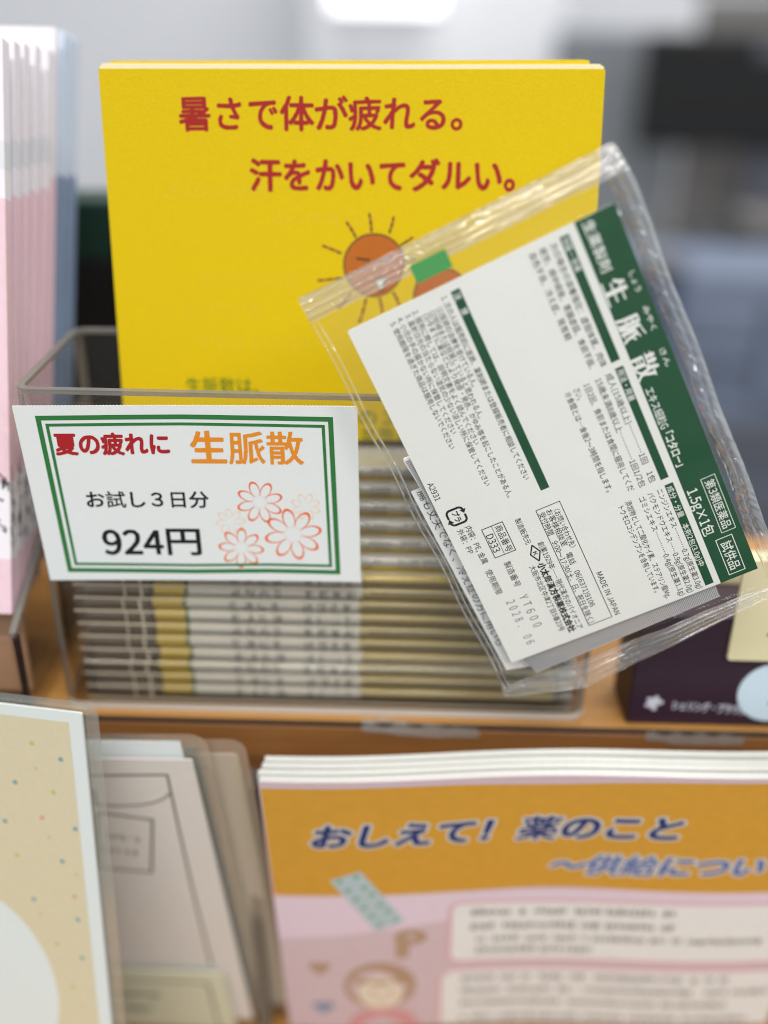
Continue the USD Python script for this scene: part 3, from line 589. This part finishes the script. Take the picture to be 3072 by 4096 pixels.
# ================================================================== RIGHT: PURPLE CARTON, CREAM PADS, STICKER
t = thing('purple_carton', 'dark purple carton with silver logo on the shelf right of the box', 'carton', (125, 8, 0))
obj('carton_body', rbx(86.8, 190, -1.0, 17, 0.05, 37, .35), 'carton_purple', t)
obj('side_panel', bx(86.55, 86.78, -.6, 16.6, .4, 36.6), 'carton_side', t)
CF = Frame((86.8, -1.0, 0), (1, 0, 0), (0, 0, 1))
lg = union_all([affinity.rotate(affinity.translate(affinity.scale(Point(0, 0).buffer(1), 1.15, .8), 1.5, 0), a_, origin=(0, 0)) for a_ in (10, 75, 140, 205, 275)] + [Point(0, 0).buffer(.8)])
obj('logo', flat(affinity.translate(lg, 6.9, 7.7), CF, .05), 'logo_silver', t)
obj('lettering', flat(text('シェリング・プラウ株', 12.0, 33.5, 7.2, 3.4, .03, v1=5.9), CF, .05), 'logo_silver', t)
single('cream_pad', rbx(96, 190, 17.5, 24, .05, 44, .5), 'pad_cream', 'broad cream card block standing behind the purple carton', 'card block')
t = thing('cream_card', 'cream card with wine red print leaning on the purple carton front', 'card', (140, -3, 37))
CC = Frame((111, -2.6, 24.2), (1, 0, 0), (0, .06, 1))
obj('card', slab(rrect(0, 0, 70, 30.5, .8), CC, 0, 1.2), 'pad_cream', t)
obj('printing', flat([Polygon([(9, 8.0), (13.8, 14), (20, 14), (20, 8)])], CC, .05), 'ink_wine', t)
t = thing('round_sticker', 'pale blue round sticker on the purple carton at the right edge', 'sticker', (126.5, -1.4, 12.5))
SF = Frame((126.3, -1.15, 12.5), (1, 0, 0), (0, 0, 1))
obj('disc', slab(Point(0, 0).buffer(9.9, quad_segs=16), SF, .25, .35), 'sticker_blue', t); obj('printing', flat(Point(-.2, -3.6).buffer(.75), SF, .3), 'ink_sky', t)
TP = Frame((11, -3.75, -2.6), (1, 0, .02), (0, .35, 1))
single('clear_tape', slab(Polygon([(0, 0), (0, 3.4), (6, 4.2), (14, 3.0), (33, 1.6), (34, -1.0), (18, -1.4), (6, -.6)]), Frame(TP.O, TP.ex, TP.ey, lambda u, v: .25 * np.sin(np.asarray(u) * .7) + .1), .3, .12, 2), 'sticky_tape', 'crumpled clear tape on the shelf edge below the acrylic box', 'tape', smooth=True)
single('clear_tape', slab(Polygon([(0, 0), (0, 2.4), (12, 2.8), (28, 2.2), (28, -1.0), (10, -1.2)]), Frame((92, -3.85, -3.2), (1, 0, 0), (0, .3, 1), lambda u, v: .3 * np.sin(np.asarray(u) * .9)), .3, .12, 2), 'sticky_tape', 'wrinkled clear tape on the shelf edge below the purple carton', 'tape', smooth=True)

# ================================================================== LOWER TIER: ORANGE BOOKLETS
def wave_b(u, v): return .9 * np.sin(np.asarray(u) * .055 + .4) - .5
OR = Frame((-15.7, -26, -2.4), (135.3, 2.2, 4.1), (-3.5, -14, 121.6), wave_b)
OW, OH = 160, 123
for k in range(4):
    fr = OR.moved(dn=-2.15 * k, du=(0, -.6, .3, .8)[k], dv=(0, .2, .5, .6)[k], turn=(0, .003, -.002, .004)[k]); fr.bend = wave_b
    t = thing('orange_booklet', ('front booklet with orange title band and drawn girl on the lower tier', 'white page edge of the second booklet behind the orange titled one', 'white page edge of the third booklet behind the orange titled one', 'rearmost white booklet edge of the lower stack against the wood')[k], 'booklet', fr.at((OW / 2, -OH))[0])
    obj('pages', slab(rrect(0, -OH, OW, 0, .8), fr, -.31, 1.78, 12), 'page_white', t)
    if k == 0:
        obj('cover', slab(rrect(0, -OH, OW, -.05, .8), fr, 0, .3, 8), 'mauve', t)
        z = .04
        xs = np.linspace(.4, OW - .4, 40)
        up = lambda x: -2.6 - 1.2 * math.exp(-((x - 80) / 22) ** 2) + .9 * (x > 0) * (x / OW)
        dn = lambda x: -49.6 + 1.3 * math.exp(-((x - 84) / 20) ** 2)
        obj('lavender_band', flat(Polygon([(.4, -50)] + [(.4, -71.3), (16, -70.2), (47, -64.4), (70, -60), (OW - .4, -60), (OW - .4, -49)]), fr, z - .02, 4), 'lavender', t)
        obj('title_band', flat(Polygon([(x, up(x)) for x in xs] + [(x, dn(x)) for x in xs[::-1]]), fr, z, 4), 'orange_band', t)
        def outlined(s, u0, u1, v0, v1, em, look):
            g = text(s, u0, u1, v0, em, .04, v1=v1, slant=.22, full=True)
            obj('lettering', flat(union_all([q.buffer(.75, quad_segs=3) for q in geoms(g)]), fr, z + .05, 3), 'page_white', t)
            obj('lettering', flat(g, fr, z + .11, 3), look, t)
        outlined('おしえて！薬のこと', 12.6, 117.5, -22.5, -20.7, 10.6, 'ink_navy')
        outlined('〜供給についての', 81, 163, -37.9, -36.8, 9.6, 'ink_blue')
        tp = Polygon([(17.1, -42.2), (26.1, -38.0), (38.9, -62.3), (30.1, -67.6)])
        obj('patterned_tape', flat(tp, fr, z + .05), 'tape_pale', t)
        dots = []
        for i in range(6):
            for j in range(2):
                o = np.array((20.0, -42.6)) + i * np.array((2.25, -4.25)) + j * np.array((4.9, 1.2 if i % 2 else 2.2)); dots.append(Point(*o).buffer(.85, quad_segs=4))
        obj('tape_dots', flat([d for d in dots if tp.contains(d)], fr, z + .08), 'ink_tape_dot', t)
        b1, b2 = rrect(52, -86.5, OW + 20, -54.5, 4), rrect(49.4, -140, OW + 20, -89.5, 6)
        clip = sbox(0.3, -OH + .2, OW - .3, 0)
        for b in (b1, b2):
            obj('speech_bubble', flat(b.intersection(clip), fr, z, 8), 'bubble_white', t)
            obj('bubble_outline', flat(ring(b, 1.3).intersection(clip), fr, z + .03, 8), 'ink_pink_line', t)
        rg = random.Random(5); gk = []
        for v, u0, u1 in ((-60.2, 59, 120), (-67.4, 59, 120.5), (-74.2, 61, 148), (-80, 61, 99), (-95.4, 57, 142), (-102.6, 57, 156), (-110, 57, 145), (-118.6, 57, 152)):
            u = u0
            while u < u1:
                w = rg.uniform(.7, 2.0)
                if rg.random() < .86: gk.append(sbox(u, v - rg.uniform(.9, 1.8), u + w, v + rg.uniform(.9, 1.8)))
                u += w + rg.uniform(.25, .6)
        obj('small_print', flat(union_all(gk).intersection(clip), fr, z + .05), 'ink_soft', t)
        girl = obj('girl_drawing', flat(union_all([affinity.scale(Point(30.8, -97.5).buffer(1), 11.6, 13.2)]), fr, z + .01), 'ink_brown', t)
        obj('face', flat(affinity.scale(Point(31, -101.5).buffer(1), 7.2, 9.4), fr, z + .04), 'ink_face', girl)
        obj('hair_fringe', flat(Polygon([(22.5, -93), (39.5, -93), (38.4, -97.2), (35, -95.2), (31, -97.4), (27, -95.2), (23.5, -97.2)]), fr, z + .06), 'ink_brown', girl)
        obj('eyes', flat([Point(28.2, -101).buffer(.7), Point(34.2, -101).buffer(.7), stroke([(29.8, -105.6), (31.2, -106.2), (32.6, -105.6)], .4)], fr, z + .08), 'ink_line', girl)
        obj('dress', flat(Polygon([(19, -122.5), (22, -114), (27, -111), (36, -111), (41, -114), (44, -122.5)]), fr, z + .07), 'ink_dress', girl)
        obj('hair_bun', flat([affinity.scale(Point(40.7, -71.4).buffer(1), 5.2, 3.9).difference(Point(40.8, -71.3).buffer(1.2)), Polygon([(36, -73), (40.5, -74), (40, -82), (36, -82.5)])], fr, z + .02), 'ink_brown', girl)
        heart = lambda x, y, s: union_all([Point(x - .5 * s, y).buffer(.62 * s), Point(x + .5 * s, y).buffer(.62 * s), Polygon([(x - 1.08 * s, y - .2 * s), (x + 1.08 * s, y - .2 * s), (x, y - 1.7 * s)])])
        obj('heart', flat(heart(11.9, -86, 3.2), fr, z + .02), 'ink_brown', t, label='faded brown heart'); obj('heart', flat(heart(12.1, -108.6, 3.2), fr, z + .02), 'blue_dusk', t, label='grey blue heart')

# ================================================================== LOWER TIER: BEIGE CARDS IN POCKETS, CREAM BOOKLET
BE = Frame((-33.9, -22, 1.2), (27.5, -1.7, 2.1), (-6.1, -6, 76.7))
t = thing('clear_pocket', 'clear round cornered pocket sticking out above the beige card', 'pocket', BE.at((-25, -120), -2.6)[0])
obj('film', slab(rrect(-60, -122, 4.3, 6.8, 5), BE, -2.5, .25), 'sleeve_film', t)
obj('insert_sheet', slab(rrect(-60, -118, -3.0, 4.6, .5), BE, -2.1, .25), 'paper_white', t)
t = thing('beige_card', 'beige card with line drawn envelope and framed note on the lower tier', 'card', BE.at((-30, -123))[0])
obj('card', slab(rrect(-64, -122, 0, 0, .4), BE, 0, .5), 'card_beige', t)
obj('line_drawing', flat([stroke([(-46, -6.7), (-29.5, -6.4), (-7.9, -5.8), (-8.5, -26), (-9.2, -54), (-9.5, -92)], .75), stroke([(-8.4, -13.1), (-10.6, -15.2), (-13.8, -16.9), (-18, -18.0), (-24, -18.5), (-30, -18.2)], .6), stroke([(-30.2, -12), (-30.6, -18.5)], .9)], BE, .05), 'ink_line', t)
note = Polygon([(-31.4, -20.9), (-15.1, -23.6), (-20.0, -47.4), (-36.6, -45.6)])
obj('note_frame', flat(ring(note, .8), BE, .06), 'ink_line', t)
rg = random.Random(8); sq = []
for (u0, v0, u1, v1) in ((-29.6, -31.0, -21.8, -32.6), (-33.0, -37.4, -23.4, -38.4)):
    for q in np.linspace(0, 1, 5):
        u, v = u0 + (u1 - u0) * q, v0 + (v1 - v0) * q
        sq.append(stroke([(u + rg.uniform(-.6, .6), v + rg.uniform(-1.2, 1.2)) for _ in range(4)], .5))
obj('small_print', flat(union_all(sq), BE, .06), 'ink_line', t)
LO = Frame(BE.at((-5.5, -92.9), 2.2)[0], BE.at((-5.5, -92.9))[0] - BE.at((-45.1, -98.2))[0], BE.ey)
t = thing('pale_card', 'pale greenish card with script lines overlapping the beige card bottom', 'card', LO.at((-20, -30))[0])
obj('card', slab(rrect(-50, -31, 0, 0, .6), LO, 0, .6), 'card_green_white', t)
obj('frame_line', flat(ring(sbox(-48, -60, -5.4, -5.2), .7).intersection(sbox(-50, -30.9, 0, 0)), LO, .05), 'ink_line', t)
sq = []
for v, u0, u1 in ((-13, -42, -24), (-21, -42, -27)):
    u = u0
    while u < u1:
        sq.append(stroke([(u, v - .6), (u + .5, v + rg.choice((.7, 1.9))), (u + 1.1, v - rg.choice((.6, 1.7))), (u + 1.7, v + .5)], .42)); u += 1.9
obj('script_lines', flat(union_all(sq), LO, .05), 'ink_grey', t)
t = thing('clear_pocket', 'hazy clear pocket holding the second beige card beside the orange booklet', 'pocket', BE.at((0, -120), -6)[0])
obj('film', slab(rrect(-50, -122, 13.9, 3.1, 4.5), BE, -4.4, .25), 'sleeve_film', t)
t = thing('beige_card', 'second beige card half hidden behind the one with the envelope drawing', 'card', BE.at((-10, -122), -6)[0])
B2 = BE.moved(dn=-5.2)
obj('card', slab(rrect(-50, -120, 10.9, -3.2, 1.5), B2, 0, .5), 'card_beige', t)
obj('line_drawing', flat([stroke([(-6, -8.5), (2.6, -8.8), (3.2, -40), (2.2, -90)], .7)], B2, .05), 'ink_line', t)
obj('fold_edge', flat(sbox(9.9, -118, 10.8, -4.5), B2, .05), 'card_green_white', t)
t = thing('clear_divider', 'grey clear divider wall between beige cards and orange booklets', 'divider', (-19.5, -15, -128))
obj('panel', bx(-22.3, -18.8, -11.5, -4.0, -128, -18), 'acrylic_edge', t); obj('front_edge', bx(-22.4, -18.7, -12.3, -11.52, -128, -18), 'smoky_edge', t)

CR = Frame((-58.6, -30, 22.7), (22, -3.7, .6), (-.2, 15, 99.8))
t = thing('cream_booklet', 'cream booklet with white border and coloured dots at lower left', 'booklet', CR.at((-50, -150))[0])
obj('page', slab(rrect(-100, -151, 0, 0, .5), CR, 0, .8), 'circle_pale', t)
obj('cream_panel', flat(sbox(-96, -147, -3.7, -3.0), CR, .04), 'card_cream', t)
# large pale disc: circle through the arc seen at the lower left
cc, rad = np.array((-44.5, -94.0)), 29.0
obj('pale_disc', flat(affinity.scale(Point(*cc).buffer(1, quad_segs=24), rad, 36), CR, .06), 'circle_pale', t)
dd = {'dot_green': [(-10.1, -24.7), (-22.9, -46.5), (-14.0, -75), (-10.5, -89.5), (-14.6, -10.5), (-30, -20)], 'dot_blue': [(-20.8, -23.1), (-25.2, -35.9), (-4.9, -35.3), (-9.7, -46.4), (-19.5, -60.6), (-6.9, -65.3), (-6.9, -78.5), (-7, -14.3), (-34, -12)],
      'dot_red': [(-14.2, -33.2), (-7.2, -57.6), (-33, -30)], 'dot_sand': [(-12.8, -39.3), (-6, -50.1), (-18.1, -65.4), (-14.4, -18), (-8.5, -96), (-28, -41)]}
for lk, ps in dd.items(): obj('dots', flat([Point(*p).buffer(.72 if lk != 'dot_sand' else .6, quad_segs=4) for p in ps], CR, .06), lk, t)
single('clear_sleeve', slab(rrect(-104, -152, 3.7, 2.4, 4), CR, -1.4, .25), 'sleeve_film', 'clear sleeve showing around the edge of the cream dotted booklet', 'sleeve')

# ================================================================== FAR BEHIND, OUT OF FOCUS
t = thing('white_cupboard', 'out of focus white cupboard front behind the yellow leaflets', 'cupboard', (60, 1480, -1200))
obj('door', rbx(-130, 262, 1450, 1480, -1200, 420, 4), 'cupboard_white', t); obj('carcass', rbx(-128, 260, 1482, 1895, -1200, 418, 4), 'cupboard_white', t)
t = thing('wall_lamp', 'bright white lamp panel blurred at the top of the picture', 'lamp', (-10, 1440, 200))
obj('housing', rbx(-86, 64, 1410, 1446, 172, 300, 6), 'cupboard_white', t); obj('diffuser', rbx(-90, 68, 1396, 1409.8, 166, 304, 4), 'lamp_glow', t)
t = thing('grey_cabinet', 'blurred grey cabinet between the leaflets and the dark screen', 'cabinet', (330, 1340, -1200))
obj('side', rbx(238, 420, 1300, 1380, -1200, 146, 4), 'cabinet_grey', t)
obj('base', rbx(236, 900, 1310, 1379, -1240 + 41, -1100, 4), 'desk_dark', t); obj('shelf', rbx(421, 900, 1310, 1379, 200, 260, 4), 'cabinet_grey', t)
t = thing('dark_screen', 'blurred black computer screen at upper right', 'screen', (500, 1205, -60))
obj('bezel', rbx(334, 720, 1200, 1215, 6, 148, 3), 'screen_black', t); obj('display', rbx(340, 714, 1198.5, 1199.9, 14, 142, .5), 'screen_black', t)
obj('stand', rbx(500, 560, 1216, 1240, -110, 80, 3), 'panel_slate', t); obj('foot', rbx(440, 620, 1180, 1290, -124, -110.5, 3), 'panel_slate', t)
obj('status_light', rbx(480, 520, 1196.8, 1198.3, 120, 141, .4), 'panel_slate', t)
t = thing('grey_counter', 'blurred grey counter running behind the display at right', 'counter', (600, 1150, -1200))
obj('top', rbx(230, 1200, 1040, 1298, -160, -125, 4), 'desk_grey', t); obj('front', rbx(240, 1190, 1060, 1296, -1200, -160.5, 4), 'panel_slate', t)
obj('back_panel', rbx(425, 1190, 1299, 1308, -124, 190, 3), 'desk_grey', t)
t = thing('grey_printer', 'blurred dark grey machine on the counter under the screen', 'machine', (560, 1120, -125))
obj('body', rbx(462, 620, 1080, 1170, -124.8, -72, 8), 'desk_dark', t); obj('lid', rbx(466, 616, 1084, 1166, -71.8, -62, 4), 'desk_grey', t)
t = thing('blue_bin', 'blurred dark blue bin seen past the bag at right', 'bin', (300, 800, -150))
obj('body', rbx(270, 318, 800, 860, -170, -68, 8), 'bin_blue', t); obj('rim', rbx(267, 321, 797, 863, -68, -60, 3), 'desk_dark', t)
t = thing('drawer_unit', 'blurred blue grey drawer unit seen through and past the clear bag', 'drawer unit', (440, 960, -600))
obj('body', rbx(250, 800, 880, 1030, -1200, -84, 6), 'drawer_blue_grey', t)
for k, (x0, x1, z0, z1, lk) in enumerate(((330, 430, -190, -120, 'drawer_blue_grey'), (440, 640, -230, -110, 'drawer_blue_grey'), (380, 620, -330, -260, 'panel_slate'), (300, 560, -520, -350, 'panel_slate'))):
    obj('drawer', rbx(x0, x1, 868, 879.5, z0, z1, 3), lk, t)
single('stepped_plinth', rbx(130, 900, 640, 860, -1200, -420, 6), 'panel_slate', 'blurred slate grey plinth low behind the purple carton', 'plinth')
